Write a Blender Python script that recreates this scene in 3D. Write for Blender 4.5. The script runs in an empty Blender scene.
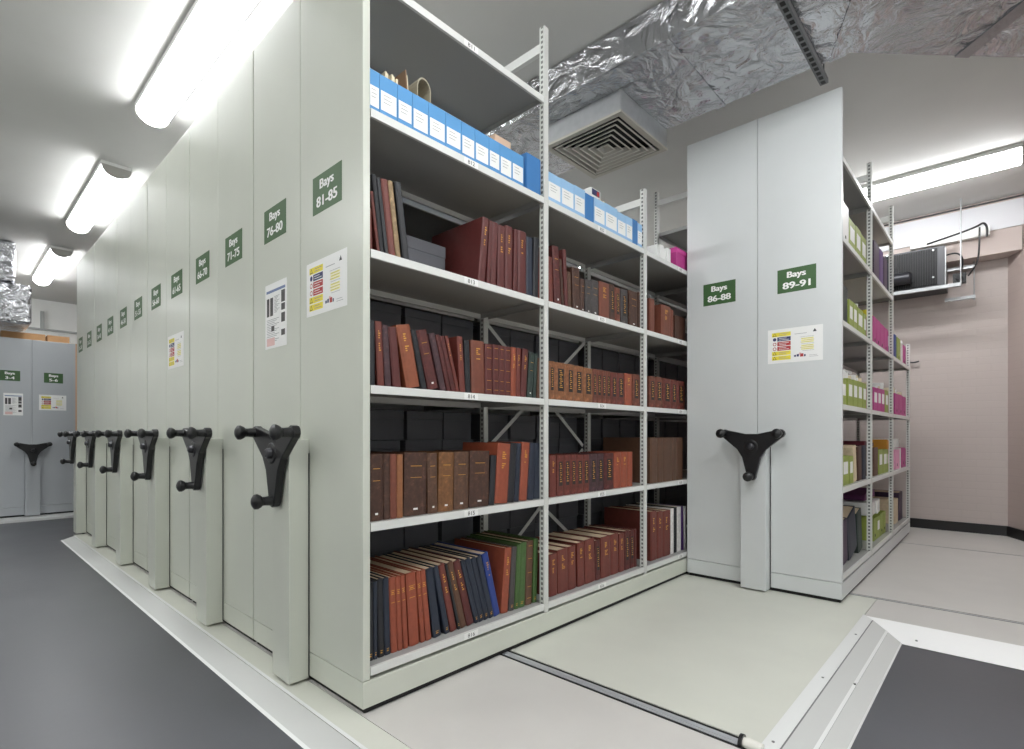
import bpy, math, random
from mathutils import Matrix, Vector
random.seed(7)
SC = bpy.context.scene
COL = SC.collection
PI = math.pi

# ------------------------------------------------------------------ materials
def lin(c):
    r = []
    for v in c[:3]:
        v /= 255.0
        r.append(v / 12.92 if v <= .04045 else ((v + .055) / 1.055) ** 2.4)
    return (r[0], r[1], r[2], 1.0)

MATS = {}
def mat(name, rgb, rough=.5, metal=0.0, noise=0.0, nscale=12.0, bump=0.0, bscale=60.0, spec=.5, stretch=None):
    if name in MATS:
        return MATS[name]
    m = bpy.data.materials.new(name); m.use_nodes = True
    nt = m.node_tree; b = nt.nodes['Principled BSDF']
    b.inputs['Base Color'].default_value = lin(rgb)
    b.inputs['Roughness'].default_value = rough
    b.inputs['Metallic'].default_value = metal
    b.inputs['Specular IOR Level'].default_value = spec
    if noise or bump:
        tc = nt.nodes.new('ShaderNodeTexCoord')
        src = tc.outputs['Object']
        if stretch:
            mp = nt.nodes.new('ShaderNodeMapping'); mp.inputs['Scale'].default_value = stretch
            nt.links.new(src, mp.inputs['Vector']); src = mp.outputs['Vector']
    if noise:
        n = nt.nodes.new('ShaderNodeTexNoise'); n.inputs['Scale'].default_value = nscale
        n.inputs['Detail'].default_value = 4
        nt.links.new(src, n.inputs['Vector'])
        rp = nt.nodes.new('ShaderNodeValToRGB')
        c = lin(rgb)
        rp.color_ramp.elements[0].position = .3; rp.color_ramp.elements[1].position = .7
        rp.color_ramp.elements[0].color = (c[0]*(1-noise), c[1]*(1-noise), c[2]*(1-noise), 1)
        rp.color_ramp.elements[1].color = (min(1, c[0]*(1+noise)), min(1, c[1]*(1+noise)), min(1, c[2]*(1+noise)), 1)
        nt.links.new(n.outputs['Fac'], rp.inputs['Fac'])
        nt.links.new(rp.outputs['Color'], b.inputs['Base Color'])
    if bump:
        n2 = nt.nodes.new('ShaderNodeTexNoise'); n2.inputs['Scale'].default_value = bscale
        n2.inputs['Detail'].default_value = 3
        nt.links.new(src, n2.inputs['Vector'])
        bp = nt.nodes.new('ShaderNodeBump'); bp.inputs['Strength'].default_value = bump
        bp.inputs['Distance'].default_value = .01
        nt.links.new(n2.outputs['Fac'], bp.inputs['Height'])
        nt.links.new(bp.outputs['Normal'], b.inputs['Normal'])
    MATS[name] = m
    return m

def emit(name, rgb, strength):
    m = mat(name, rgb, .5)
    b = m.node_tree.nodes['Principled BSDF']
    b.inputs['Emission Color'].default_value = lin(rgb)
    b.inputs['Emission Strength'].default_value = strength
    return m

def mat_perforated():
    """galvanised slotted post: rows of dark slots repeated up the post"""
    m = mat('slotted_post', (205, 206, 202), .4)
    nt = m.node_tree; b = nt.nodes['Principled BSDF']
    tc = nt.nodes.new('ShaderNodeTexCoord'); sp = nt.nodes.new('ShaderNodeSeparateXYZ')
    nt.links.new(tc.outputs['Object'], sp.inputs[0])
    def math_(op, a, bb=None, v=None):
        n = nt.nodes.new('ShaderNodeMath'); n.operation = op
        nt.links.new(a, n.inputs[0])
        if bb is not None: nt.links.new(bb, n.inputs[1])
        if v is not None: n.inputs[1].default_value = v
        return n.outputs[0]
    z = math_('MULTIPLY', sp.outputs['Z'], v=1/.025)
    z = math_('FRACT', z)
    z = math_('SUBTRACT', z, v=.5); z = math_('ABSOLUTE', z); z = math_('LESS_THAN', z, v=.27)
    x = math_('ADD', sp.outputs['X'], v=9.015)
    x = math_('MULTIPLY', x, v=1/.03); x = math_("FRACT", x)
    x = math_('SUBTRACT', x, v=.5); x = math_('ABSOLUTE', x); x = math_('LESS_THAN', x, v=.2)
    nrm = nt.nodes.new('ShaderNodeNewGeometry'); sn = nt.nodes.new('ShaderNodeSeparateXYZ')
    nt.links.new(tc.outputs['Normal'], sn.inputs[0])
    ny = math_('ABSOLUTE', sn.outputs['Y']); ny = math_('GREATER_THAN', ny, v=.7)
    f = math_('MULTIPLY', z, x); f = math_('MULTIPLY', f, ny)
    mx = nt.nodes.new('ShaderNodeMix'); mx.data_type = 'RGBA'
    mx.inputs[6].default_value = lin((206, 207, 203)); mx.inputs[7].default_value = lin((98, 100, 99))
    nt.links.new(f, mx.inputs[0]); nt.links.new(mx.outputs[2], b.inputs['Base Color'])
    return m

def mat_brick(name, rgb):
    m = mat(name, rgb, .55)
    nt = m.node_tree; b = nt.nodes['Principled BSDF']
    tc = nt.nodes.new('ShaderNodeTexCoord'); mp = nt.nodes.new('ShaderNodeMapping')
    mp.inputs['Rotation'].default_value = (PI/2, 0, 0)
    nt.links.new(tc.outputs['Object'], mp.inputs[0])
    br = nt.nodes.new('ShaderNodeTexBrick')
    c = lin(rgb)
    br.inputs['Color1'].default_value = c
    br.inputs['Color2'].default_value = (c[0]*.98, c[1]*.98, c[2]*.98, 1)
    br.inputs['Mortar'].default_value = (c[0]*.955, c[1]*.955, c[2]*.955, 1)
    br.inputs['Scale'].default_value = 1.0
    br.inputs['Brick Width'].default_value = .225; br.inputs['Row Height'].default_value = .075
    br.inputs['Mortar Size'].default_value = .006; br.inputs['Mortar Smooth'].default_value = .6
    nt.links.new(mp.outputs[0], br.inputs[0]); nt.links.new(br.outputs['Color'], b.inputs['Base Color'])
    bp = nt.nodes.new('ShaderNodeBump'); bp.inputs['Strength'].default_value = .12; bp.invert = True
    bp.inputs['Distance'].default_value = .006
    nt.links.new(br.outputs['Fac'], bp.inputs['Height']); nt.links.new(bp.outputs[0], b.inputs['Normal'])
    return m

def mat_foil():
    m = mat('crumpled_foil', (196, 197, 201), .24, 1.0)
    nt = m.node_tree; b = nt.nodes['Principled BSDF']
    tc = nt.nodes.new('ShaderNodeTexCoord')
    n0 = nt.nodes.new('ShaderNodeTexNoise'); n0.inputs['Scale'].default_value = 2.5; n0.inputs['Detail'].default_value = 2
    mp = nt.nodes.new('ShaderNodeMixRGB'); mp.inputs[0].default_value = .35
    nt.links.new(tc.outputs['Object'], n0.inputs[0])
    nt.links.new(tc.outputs['Object'], mp.inputs[1]); nt.links.new(n0.outputs['Color'], mp.inputs[2])
    v = nt.nodes.new('ShaderNodeTexVoronoi'); v.feature = 'DISTANCE_TO_EDGE'; v.inputs['Scale'].default_value = 11
    n = nt.nodes.new('ShaderNodeTexNoise'); n.inputs['Scale'].default_value = 15; n.inputs['Detail'].default_value = 5
    n.inputs['Distortion'].default_value = 1.2
    nt.links.new(mp.outputs[0], v.inputs['Vector']); nt.links.new(mp.outputs[0], n.inputs['Vector'])
    ad = nt.nodes.new('ShaderNodeMath'); ad.operation = 'ADD'
    nt.links.new(v.outputs['Distance'], ad.inputs[0]); nt.links.new(n.outputs['Fac'], ad.inputs[1])
    bp = nt.nodes.new('ShaderNodeBump'); bp.inputs['Strength'].default_value = .75; bp.inputs['Distance'].default_value = .045
    nt.links.new(ad.outputs[0], bp.inputs['Height']); nt.links.new(bp.outputs[0], b.inputs['Normal'])
    return m

def mat_floor(name, rgb, rough):
    m = mat(name, rgb, rough)
    nt = m.node_tree; b = nt.nodes['Principled BSDF']
    tc = nt.nodes.new('ShaderNodeTexCoord')
    n = nt.nodes.new('ShaderNodeTexNoise'); n.inputs['Scale'].default_value = 1.3; n.inputs['Detail'].default_value = 6
    n2 = nt.nodes.new('ShaderNodeTexNoise'); n2.inputs['Scale'].default_value = 26; n2.inputs['Detail'].default_value = 4
    nt.links.new(tc.outputs['Object'], n.inputs[0]); nt.links.new(tc.outputs['Object'], n2.inputs[0])
    rp = nt.nodes.new('ShaderNodeValToRGB'); c = lin(rgb)
    rp.color_ramp.elements[0].position = .35; rp.color_ramp.elements[1].position = .7
    rp.color_ramp.elements[0].color = tuple(v*.86 for v in c[:3]) + (1,)
    rp.color_ramp.elements[1].color = tuple(v*1.14 for v in c[:3]) + (1,)
    nt.links.new(n.outputs['Fac'], rp.inputs[0]); nt.links.new(rp.outputs[0], b.inputs['Base Color'])
    r2 = nt.nodes.new('ShaderNodeMapRange'); r2.inputs[3].default_value = rough-.1; r2.inputs[4].default_value = rough+.12
    nt.links.new(n.outputs['Fac'], r2.inputs[0]); nt.links.new(r2.outputs[0], b.inputs['Roughness'])
    bp = nt.nodes.new('ShaderNodeBump'); bp.inputs['Strength'].default_value = .06; bp.inputs['Distance'].default_value = .004
    nt.links.new(n2.outputs['Fac'], bp.inputs['Height']); nt.links.new(bp.outputs[0], b.inputs['Normal'])
    return m

def mat_worn(name, rgb):
    """old leather or cloth with paler rubbed patches"""
    m = mat(name, rgb, .6)
    nt = m.node_tree; b = nt.nodes['Principled BSDF']
    tc = nt.nodes.new('ShaderNodeTexCoord')
    n = nt.nodes.new('ShaderNodeTexNoise'); n.inputs['Scale'].default_value = 38; n.inputs['Detail'].default_value = 8
    n.inputs['Roughness'].default_value = .7
    nt.links.new(tc.outputs['Object'], n.inputs[0])
    rp = nt.nodes.new('ShaderNodeValToRGB'); c = lin(rgb)
    e = rp.color_ramp.elements
    e[0].position = .3; e[0].color = tuple(v*.55 for v in c[:3]) + (1,)
    e[1].position = .56; e[1].color = c
    e2 = e.new(.72); e2.color = (min(1, c[0]*1.9+.03), min(1, c[1]*1.9+.02), min(1, c[2]*1.9+.012), 1)
    nt.links.new(n.outputs['Fac'], rp.inputs[0]); nt.links.new(rp.outputs[0], b.inputs['Base Color'])
    return m

PANEL = mat('panel_grey_green', (203, 206, 195), .28, 0, .02, 3)
PANEL2 = mat('panel_grey', (205, 208, 208), .28, 0, .02, 3)
SHELF = mat('shelf_paint', (218, 219, 216), .38)
TRAY_SHADED = mat('shelf_tray_shaded', (160, 160, 158), .45)  # greyer than the lips: the shade under the shelves is in this colour
BLACK = mat('black_plastic', (24, 24, 26), .32)
RUBBER_SHADE = mat('black_rubber_and_shade', (14, 14, 15), .7)
GREEN = mat('sign_green', (56, 92, 48), .45)
WHITE = mat('white_print', (238, 238, 236), .5)
PAPER = mat('paper_cream', (226, 214, 186), .8, 0, .08, 60)
PAGES = mat('page_edges', (205, 186, 158), .85, 0, .12, 120, stretch=(1, 12, 1))
STEEL = mat('rail_steel', (186, 188, 192), .35, .35)
ALU = mat('ramp_aluminium', (196, 197, 195), .45, .08)
ALUW = mat('ramp_edge_white', (226, 227, 226), .4, .1)
GILT = mat('gilt', (214, 158, 72), .45, .3)
DARKLAB = mat('dark_leather_label', (36, 28, 30), .6, 0, .2, 60)
POST = mat_perforated()
FOIL = mat_foil()
FOILT = mat('foil_tape', (170, 172, 176), .2, 1.0, 0, 1, .3, 30)
CEIL = mat('ceiling_paint', (203, 202, 199), .75, 0, .03, 2)
WALL = mat_brick('painted_brick_pink', (188, 177, 172))
WALLW = mat('wall_white', (242, 242, 239), .65, 0, .02, 3)
WALLT = mat('wall_tan', (205, 170, 140), .6)
FLOORD = mat_floor('dark_vinyl', (78, 79, 84), .38)
FLOORA = mat('floor_board_cream', (208, 209, 199), .42, 0, .025, 4)
FLOORB = mat('floor_board_grey', (203, 200, 196), .42, 0, .025, 4)
LAMP = emit('lamp_diffuser', (252, 254, 255), 30.0)
LAMPB = mat('lamp_body', (225, 225, 222), .45)
GALV = mat('galvanised', (178, 180, 182), .38, .7, .06, 20)

# ------------------------------------------------------------------ mesh builder
class MB:
    def __init__(s):
        s.v = []; s.f = []; s.m = []; s.mats = []
    def mi(s, m):
        if m not in s.mats: s.mats.append(m)
        return s.mats.index(m)
    def poly(s, pts, faces, m):
        o = len(s.v); s.v += [tuple(p) for p in pts]
        k = s.mi(m)
        for f in faces:
            s.f.append(tuple(i + o for i in f)); s.m.append(k)
        return s
    def box(s, x0, y0, z0, x1, y1, z1, m, M=None):
        if x0 > x1: x0, x1 = x1, x0
        if y0 > y1: y0, y1 = y1, y0
        if z0 > z1: z0, z1 = z1, z0
        p = [(x0,y0,z0),(x1,y0,z0),(x1,y1,z0),(x0,y1,z0),(x0,y0,z1),(x1,y0,z1),(x1,y1,z1),(x0,y1,z1)]
        if M is not None: p = [tuple(M @ Vector(q)) for q in p]
        return s.poly(p, [(3,2,1,0),(4,5,6,7),(0,1,5,4),(1,2,6,5),(2,3,7,6),(3,0,4,7)], m)
    def prism(s, pts, z0, z1, m, M=None):
        """polygon in xy (counter-clockwise) extruded in z"""
        n = len(pts)
        p = [(x, y, z0) for x, y in pts] + [(x, y, z1) for x, y in pts]
        if M is not None: p = [tuple(M @ Vector(q)) for q in p]
        fs = [tuple(range(n-1, -1, -1)), tuple(range(n, 2*n))] + [(i, (i+1) % n, n+(i+1) % n, n+i) for i in range(n)]
        return s.poly(p, fs, m)
    def lathe(s, a, b, prof, m, seg=14):
        """profile of (t along a->b, radius) turned about the axis a->b"""
        a = Vector(a); b = Vector(b); ax = b - a
        d = ax.normalized(); u = d.orthogonal().normalized(); w = d.cross(u)
        p = []
        for t, r in prof:
            c = a + ax * t
            for k in range(seg):
                an = 2*PI*k/seg
                p.append(c + (u*math.cos(an) + w*math.sin(an)) * r)
        fs = []
        for i in range(len(prof)-1):
            for k in range(seg):
                k2 = (k+1) % seg
                fs.append((i*seg+k, i*seg+k2, (i+1)*seg+k2, (i+1)*seg+k))
        fs.append(tuple(range(seg-1, -1, -1))); n = (len(prof)-1)*seg
        fs.append(tuple(range(n, n+seg)))
        return s.poly(p, fs, m)
    def cyl(s, a, b, r, m, seg=12):
        return s.lathe(a, b, [(0, r), (1, r)], m, seg)
    def build(s, name, parent=None, bevel=0.0, smooth=False, loc=None):
        me = bpy.data.meshes.new(name)
        me.from_pydata(s.v, [], s.f)
        for m in s.mats: me.materials.append(m)
        for p, k in zip(me.polygons, s.m):
            p.material_index = k
            p.use_smooth = smooth
        me.update()
        o = bpy.data.objects.new(name, me); COL.objects.link(o)
        if parent is not None: o.parent = parent
        if loc is not None: o.location = loc
        if bevel:
            md = o.modifiers.new('bevel', 'BEVEL'); md.width = bevel; md.segments = 2
            md.limit_method = 'ANGLE'; md.angle_limit = math.radians(40)
        if smooth:
            md = o.modifiers.new('edges', 'EDGE_SPLIT'); md.split_angle = math.radians(35)
        return o

def empty(name, loc=(0,0,0), rz=0.0):
    o = bpy.data.objects.new(name, None); COL.objects.link(o)
    o.location = loc; o.rotation_euler = (0, 0, rz); o.empty_display_size = .1
    return o
def tag(o, label, cat, group=None):
    o['label'] = label; o['category'] = cat
    if group: o['group'] = group
    return o
def struct(o):
    o['kind'] = 'structure'; return o

TXT = {}
def text_geo(body, bold=.02):
    """glyph outlines of a word as (verts, faces), baseline at 0, height about .7, centred"""
    key = (body, bold)
    if key in TXT: return TXT[key]
    cu = bpy.data.curves.new('t', 'FONT'); cu.body = body; cu.size = 1.0; cu.offset = bold
    cu.align_x = 'CENTER'; cu.resolution_u = 3
    o = bpy.data.objects.new('t', cu); COL.objects.link(o)
    bpy.context.view_layer.update()
    dg = bpy.context.evaluated_depsgraph_get()
    me = bpy.data.meshes.new_from_object(o.evaluated_get(dg))
    v = [(p.co.x, p.co.y) for p in me.vertices]; f = [tuple(p.vertices) for p in me.polygons]
    bpy.data.objects.remove(o); bpy.data.curves.remove(cu); bpy.data.meshes.remove(me)
    TXT[key] = (v, f)
    return v, f
def put_text(mb, body, cx, y, z, w, h, m, bold=.02, axis='-y'):
    """word fitted in a w x h box with its centre at (cx, z), on a face looking along axis, at depth y"""
    v, f = text_geo(body, bold)
    xs = [p[0] for p in v]; zs = [p[1] for p in v]
    x0, x1, z0, z1 = min(xs), max(xs), min(zs), max(zs)
    sx = w/(x1-x0); sz = h/(z1-z0)
    pts = []
    for a, b in v:
        p = (a-(x0+x1)/2)*sx; q = (b-(z0+z1)/2)*sz
        if axis == '-y': pts.append((cx+p, y, z+q))
        else: pts.append((y, cx+p, z+q))      # '+x'
    mb.poly(pts, f, m)

# ------------------------------------------------------------------ camera
cam = bpy.data.cameras.new('camera'); cam_o = bpy.data.objects.new('camera', cam); COL.objects.link(cam_o)
cam_o.location = (1.6794, -1.0307, 1.0026); cam_o.rotation_euler = (PI/2, 0, .7472)
cam.sensor_width = 36; cam.lens = 532.23/1024*36; cam.shift_y = 60.7/1024; cam.clip_start = .02
SC.camera = cam_o
SC.view_settings.view_transform = 'Standard'
SC.view_settings.look = 'None'
SC.view_settings.exposure = -0.12
w = bpy.data.worlds.new('world'); w.use_nodes = True; SC.world = w
w.node_tree.nodes['Background'].inputs[0].default_value = (.8, .82, .85, 1)
w.node_tree.nodes['Background'].inputs[1].default_value = .05

# ------------------------------------------------------------------ the room
XL, XR, YF, YB, ZC, ZF = -10.3, 3.0, -3.4, 6.2, 3.3, -.03
struct(MB().box(XL-.1, YF-.1, ZF-.1, XR+.1, YB+.1, ZF, FLOORD).build('floor'))
struct(MB().box(XL-.1, YF-.1, ZC, XR+.1, YB+.1, ZC+.1, CEIL).build('ceiling'))
struct(MB().box(XL-.1, YB, ZF, 1.75, YB+.1, ZC, WALL).build('wall_back'))
# the chamfered wall to the right of the back wall
d = Vector((.48, -1.0)).normalized(); n = Vector((-d.y, d.x))
a0 = Vector((1.70, 6.2)); a1 = a0 + d*2.9
mb = MB(); q = [a0, a1, a1+n*.1, a0+n*.1]
mb.prism([(p.x, p.y) for p in q], ZF, ZC, mat_brick('painted_brick_shaded', (178, 162, 156)))  # darker copy of the wall brick, with the corner's shade in its colour
struct(mb.build('wall_corner'))
mb = MB().box(a1.x, YF, ZF, a1.x+.1, a1.y, ZC, WALLW); struct(mb.build('wall_right'))
struct(MB().box(XL-.1, YF-.1, ZF, XR+.2, YF, ZC, WALLW).build('wall_front'))
struct(MB().box(XL-.1, YF, ZF, XL, YB, ZC, WALLW).build('wall_left'))
# downstand beam with a white band along the back wall
mb = MB().box(XL, 5.97, 2.77, 1.80, YB-.001, ZC-.001, mat('beam_pink', (194, 180, 174), .6))
struct(mb.build('trim_1'))
mb = MB().box(XL+.01, 5.955, 3.0, 1.81, 5.969, 3.255, mat('beam_white_band', (214, 214, 218), .5))
struct(mb.build('trim_2'))
mb = MB().box(-3, 5.95, 3.272, 1.815, 5.969, 3.285, mat('dark_conduit', (60, 58, 58), .5))
struct(mb.build('trim_3'))
BASE = mat('black_baseboard', (22, 21, 22), .4)
struct(MB().box(-5.0, YB-.015, 0, 1.70, YB-.001, .1, BASE).build('baseboard_back'))
mb = MB(); q = [a0-n*.015, a1-n*.015, a1-n*.001, a0-n*.001]
mb.prism([(p.x, p.y) for p in q], 0, .1, BASE); struct(mb.build('baseboard_right'))

# raised floor under the shelving (L-shaped), made of boards, with ramps round it
XP, XE = 1.105, -5.95
mb = MB()
def board(x0, y0, x1, y1, m): mb.box(x0+.0012, y0+.0012, -.028, x1-.0012, y1-.0012, 0, m)
board(-5.1, -.104, XP, 0, FLOORA)
board(-5.2, -.1, -5.1, 0, FLOORA)
for k in range(4):
    xa = XE + (XP-XE)*k/4; xb = XE + (XP-XE)*(k+1)/4
    board(xa, 0, xb, .715, FLOORB); board(xa, .785, xb, 2.88, FLOORA)
    xb = xb if k < 3 else 3.0
    board(xa, 2.92, xb, 5.075, FLOORB); board(xa, 5.105, xb, YB, FLOORB)
board(XP, 2.47, 3.0, 2.88, FLOORB)
mb.box(XE, 0, -.029, XP, YB, -.006, RUBBER_SHADE); mb.box(XP, 2.47, -.029, 3.0, YB, -.006, RUBBER_SHADE)
struct(mb.build('floor_platform'))
# front ramp
mb = MB()
def strip(p, m): mb.poly(p, [(0, 1, 2, 3)], m)
def ramp_x(xa, xb, y0, y1, z0, z1, m): strip([(xa, y0, z0), (xb, y0, z0), (xb, y1, z1), (xa, y1, z1)], m)
ramp_x(-5.1, 1.2, -.112, -.098, .003, .003, ALUW)
ramp_x(-5.1, 1.2, -.2, -.112, -.026, .001, ALU)
ramp_x(-5.1, 1.2, -.212, -.2, -.029, -.025, ALUW)
strip([(-5.1, -.212, -.029), (-5.1, -.098, -.029), (-5.1, -.098, .003), (-5.1, -.2, -.026)], ALU)
strip([(-5.2, -.1, -.029), (-5.1, -.1, -.029), (-5.1, -.1, .0), (-5.2, -.1, .0)], ALU)
struct(mb.build('trim_4'))
# side ramp along the sunken bay on the right, mitred at the corner
mb = MB()
def ramp_y(xa, xb, z0, z1, ya0, ya1, yb0, yb1, m):
    strip([(xa, ya0, z0), (xb, yb0, z1), (xb, yb1, z1), (xa, ya1, z0)], m)
ye = lambda x: 2.47 - (x-1.11)*1.36
for xa, xb, za, zb, m in [(1.10, 1.152, .004, .002, ALUW), (1.152, 1.157, .001, .001, mat('ramp_joint', (120, 121, 122), .5)), (1.157, 1.226, .0015, -.010, ALU),
                          (1.226, 1.238, -.008, -.010, ALUW), (1.238, 1.30, -.012, -.025, ALU), (1.30, 1.306, -.0245, -.029, ALUW)]:
    ramp_y(xa, xb, za, zb, -.2, ye(xa), -.2, ye(xb), m)
xw = lambda y: 1.11 + (2.47-y)/1.36
for y0, y1, z0, z1 in [(2.2, 2.465, -.027, .003)]:
    strip([(xw(y0), y0, z0), (3.0, y0, z0), (3.0, y1, z1), (xw(y1), y1, z1)], mat('ramp_lit', (250, 250, 250), .3))  # whiter than the other ramps: reflected light put into the colour
for x, y in [(1.125, .82), (1.128, 1.45), (1.13, 2.1), (1.232, 1.5), (1.36, 2.24)]:
    mb.cyl((x, y, -.01 if x > 1.2 else .002), (x, y, -.005 if x > 1.2 else .005), .005, mat('screw', (130, 130, 130), .4, .8), 8)
struct(mb.build('trim_5'))

# floor rails
def rail(y, x1, wide, label):
    mb = MB()
    mb.box(XE+.02, y-wide/2, -.005, x1, y+wide/2, -.003, RUBBER_SHADE)
    o = mb.build('floor_rail'); tag(o, label, 'rail')
    r = MB()
    if wide > .05:
        r.box(XE+.02, y-.018, -.003, x1-.02, y+.018, -.0005, STEEL)
        r.box(XE+.02, y-.006, -.0005, x1-.02, y+.006, .0015, STEEL)
    else:
        r.box(XE+.02, y-.004, -.003, x1-.02, y+.008, -.001, STEEL)
    r.build('rail_bar', o)
    return o
r = rail(.75, 1.075, .07, 'steel floor rail in a black groove running out from under the near rack')
e = MB(); e.lathe((1.055, .75, .004), (1.115, .75, .004), [(0, .016), (.3, .02), (1, .017)], mat('end_stop_white', (226, 224, 216), .5), 12)
e.lathe((1.045, .75, .003), (1.056, .75, .003), [(0, .026), (1, .026)], BLACK, 12)
e.build('end_stop', r, smooth=True)
rail(2.9, 2.3, .028, 'thin floor rail crossing the raised floor beside the far rack, nearer of the two')
rail(5.09, 2.1, .02, 'thin floor rail crossing the raised floor close to the back wall')

# ------------------------------------------------------------------ mobile shelving
LEV1 = [2.685, 2.185, 1.676, 1.184, .684, .163]
LEV2 = [2.676, 2.197, 1.692, 1.188, .6855, .163]
LY = mat('notice_yellow', (232, 216, 60), .5); LR = mat('notice_red', (176, 52, 52), .5)
LB = mat('notice_blue', (48, 54, 98), .5); LPY = mat('highlight_yellow', (240, 232, 140), .6)
INK = mat('ink_grey', (150, 150, 152), .6); PHOTO = mat('photo_print', (70, 66, 66), .5, 0, .5, 30)
PINKP = mat('pink_print', (226, 190, 186), .6)

def bay_sign(parent, cx, z, w, h, text, y=-.0012):
    mb = MB().box(cx-w/2, y, z-h/2, cx+w/2, -.0001, z+h/2, GREEN)
    lw = w*(.7 if len(text) > 4 else .44)
    sc = w/.226
    for i, (dx, dz) in enumerate([(-.003, 0), (-.0015, .0009), (0, -.0009), (.0015, .0009), (.003, 0)]):
        put_text(mb, 'Bays', cx+dx*sc, y-.0005-.00004*i, z+h*.2+dz*sc, w*.47, h*.32, WHITE, 0)
        put_text(mb, text, cx+dx*sc, y-.0005-.00004*i, z-h*.21+dz*sc, lw, h*.27, WHITE, 0)
    return mb.build('bay_sign', parent)

def safety_notice(parent, cx, z, w, h):
    """white sheet: hazard strips with pictograms at left, highlighted lines at right, mark below"""
    mb = MB().box(cx-w/2, -.0012, z-h/2, cx+w/2, -.0001, z+h/2, WHITE)
    X = lambda u: cx - w/2 + u*w
    Z = lambda v: z - h/2 + v*h
    def r(u0, v0, u1, v1, m, k=1): mb.poly([(X(u0), -.0012-.0003*k, Z(v0)), (X(u1), -.0012-.0003*k, Z(v0)), (X(u1), -.0012-.0003*k, Z(v1)), (X(u0), -.0012-.0003*k, Z(v1))], [(0, 1, 2, 3)], m)
    def tri(u, v, s, m, k=2): mb.poly([(X(u)-s*h*.5, -.0012-.0003*k, Z(v)-s*h*.4), (X(u)+s*h*.5, -.0012-.0003*k, Z(v)-s*h*.4), (X(u), -.0012-.0003*k, Z(v)+s*h*.5)], [(0, 1, 2)], m)
    def disc(u, v, s, m, k=2): mb.poly([(X(u)+s*h*.5*math.cos(a*PI/6), -.0012-.0003*k, Z(v)+s*h*.5*math.sin(a*PI/6)) for a in range(12)], [tuple(range(12))], m)
    for i, m in enumerate([LY, LB, LR, LR, LY, LY]):
        v1 = .9 - i*.138; v0 = v1 - .118
        r(.18, v0, .43, v1, m)
        vm = (v0+v1)/2
        if m is LY:
            r(.08, v0, .18, v1, LY); tri(.13, vm, .11, BLACK, 2); tri(.13, vm-.002, .075, LY, 3)
        elif m is LB: disc(.13, vm, .1, LB)
        else: disc(.13, vm, .1, LR); disc(.13, vm, .065, WHITE, 3)
        for t in range(2): r(.21, v0+.03+t*.045, .40-.05*(t == i % 2), v0+.042+t*.045, WHITE if m is not LY else INK, 2)
    for i in range(9):
        v = .70 - i*.05
        if i != 4: r(.62, v-.016, .84, v+.02, LPY if i % 4 else WHITE, 1)
        r(.60+.02*(i % 3), v, .85-.03*(i % 2), v+.007, INK, 2)
    tri(.86, .86, .1, mat('ink_dark', (60, 60, 66), .6)); r(.50, .80, .72, .812, INK); r(.58, .2, .62, .26, PINKP)
    r(.49, .15, .53, .2, LB); r(.54, .15, .58, .22, LB); r(.60, .14, .66, .23, LR); r(.67, .14, .70, .2, LB)
    r(.76, .12, .92, .128, INK); r(.76, .16, .9, .168, INK)
    return mb.build('safety_notice', parent)

def poster(parent, cx, z, w, h):
    mb = MB().box(cx-w/2, -.0012, z-h/2, cx+w/2, -.0001, z+h/2, WHITE)
    X = lambda u: cx - w/2 + u*w
    Z = lambda v: z - h/2 + v*h
    def r(u0, v0, u1, v1, m, k=1): mb.poly([(X(u0), -.0012-.0003*k, Z(v0)), (X(u1), -.0012-.0003*k, Z(v0)), (X(u1), -.0012-.0003*k, Z(v1)), (X(u0), -.0012-.0003*k, Z(v1))], [(0, 1, 2, 3)], m)
    r(.06, .86, .94, .9, mat('poster_blue', (110, 128, 168), .5))
    r(.08, .5, .2, .78, PHOTO); r(.24, .5, .38, .78, PHOTO)
    for v0, v1 in [(.66, .84), (.54, .64), (.36, .5), (.16, .25)]: r(.76, v0, .93, v1, PHOTO)
    for i in range(12): r(.44, .78-i*.022, .68-.06*(i % 3), .788-i*.022, INK)
    for i in range(14): r(.08+.02*(i % 2), .44-i*.026, .66-.1*(i % 3), .448-i*.026, INK)
    r(.3, .26, .44, .34, PHOTO, 2); r(.08, .04, .46, .16, PINKP, 2)
    return mb.build('poster', parent)

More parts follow.
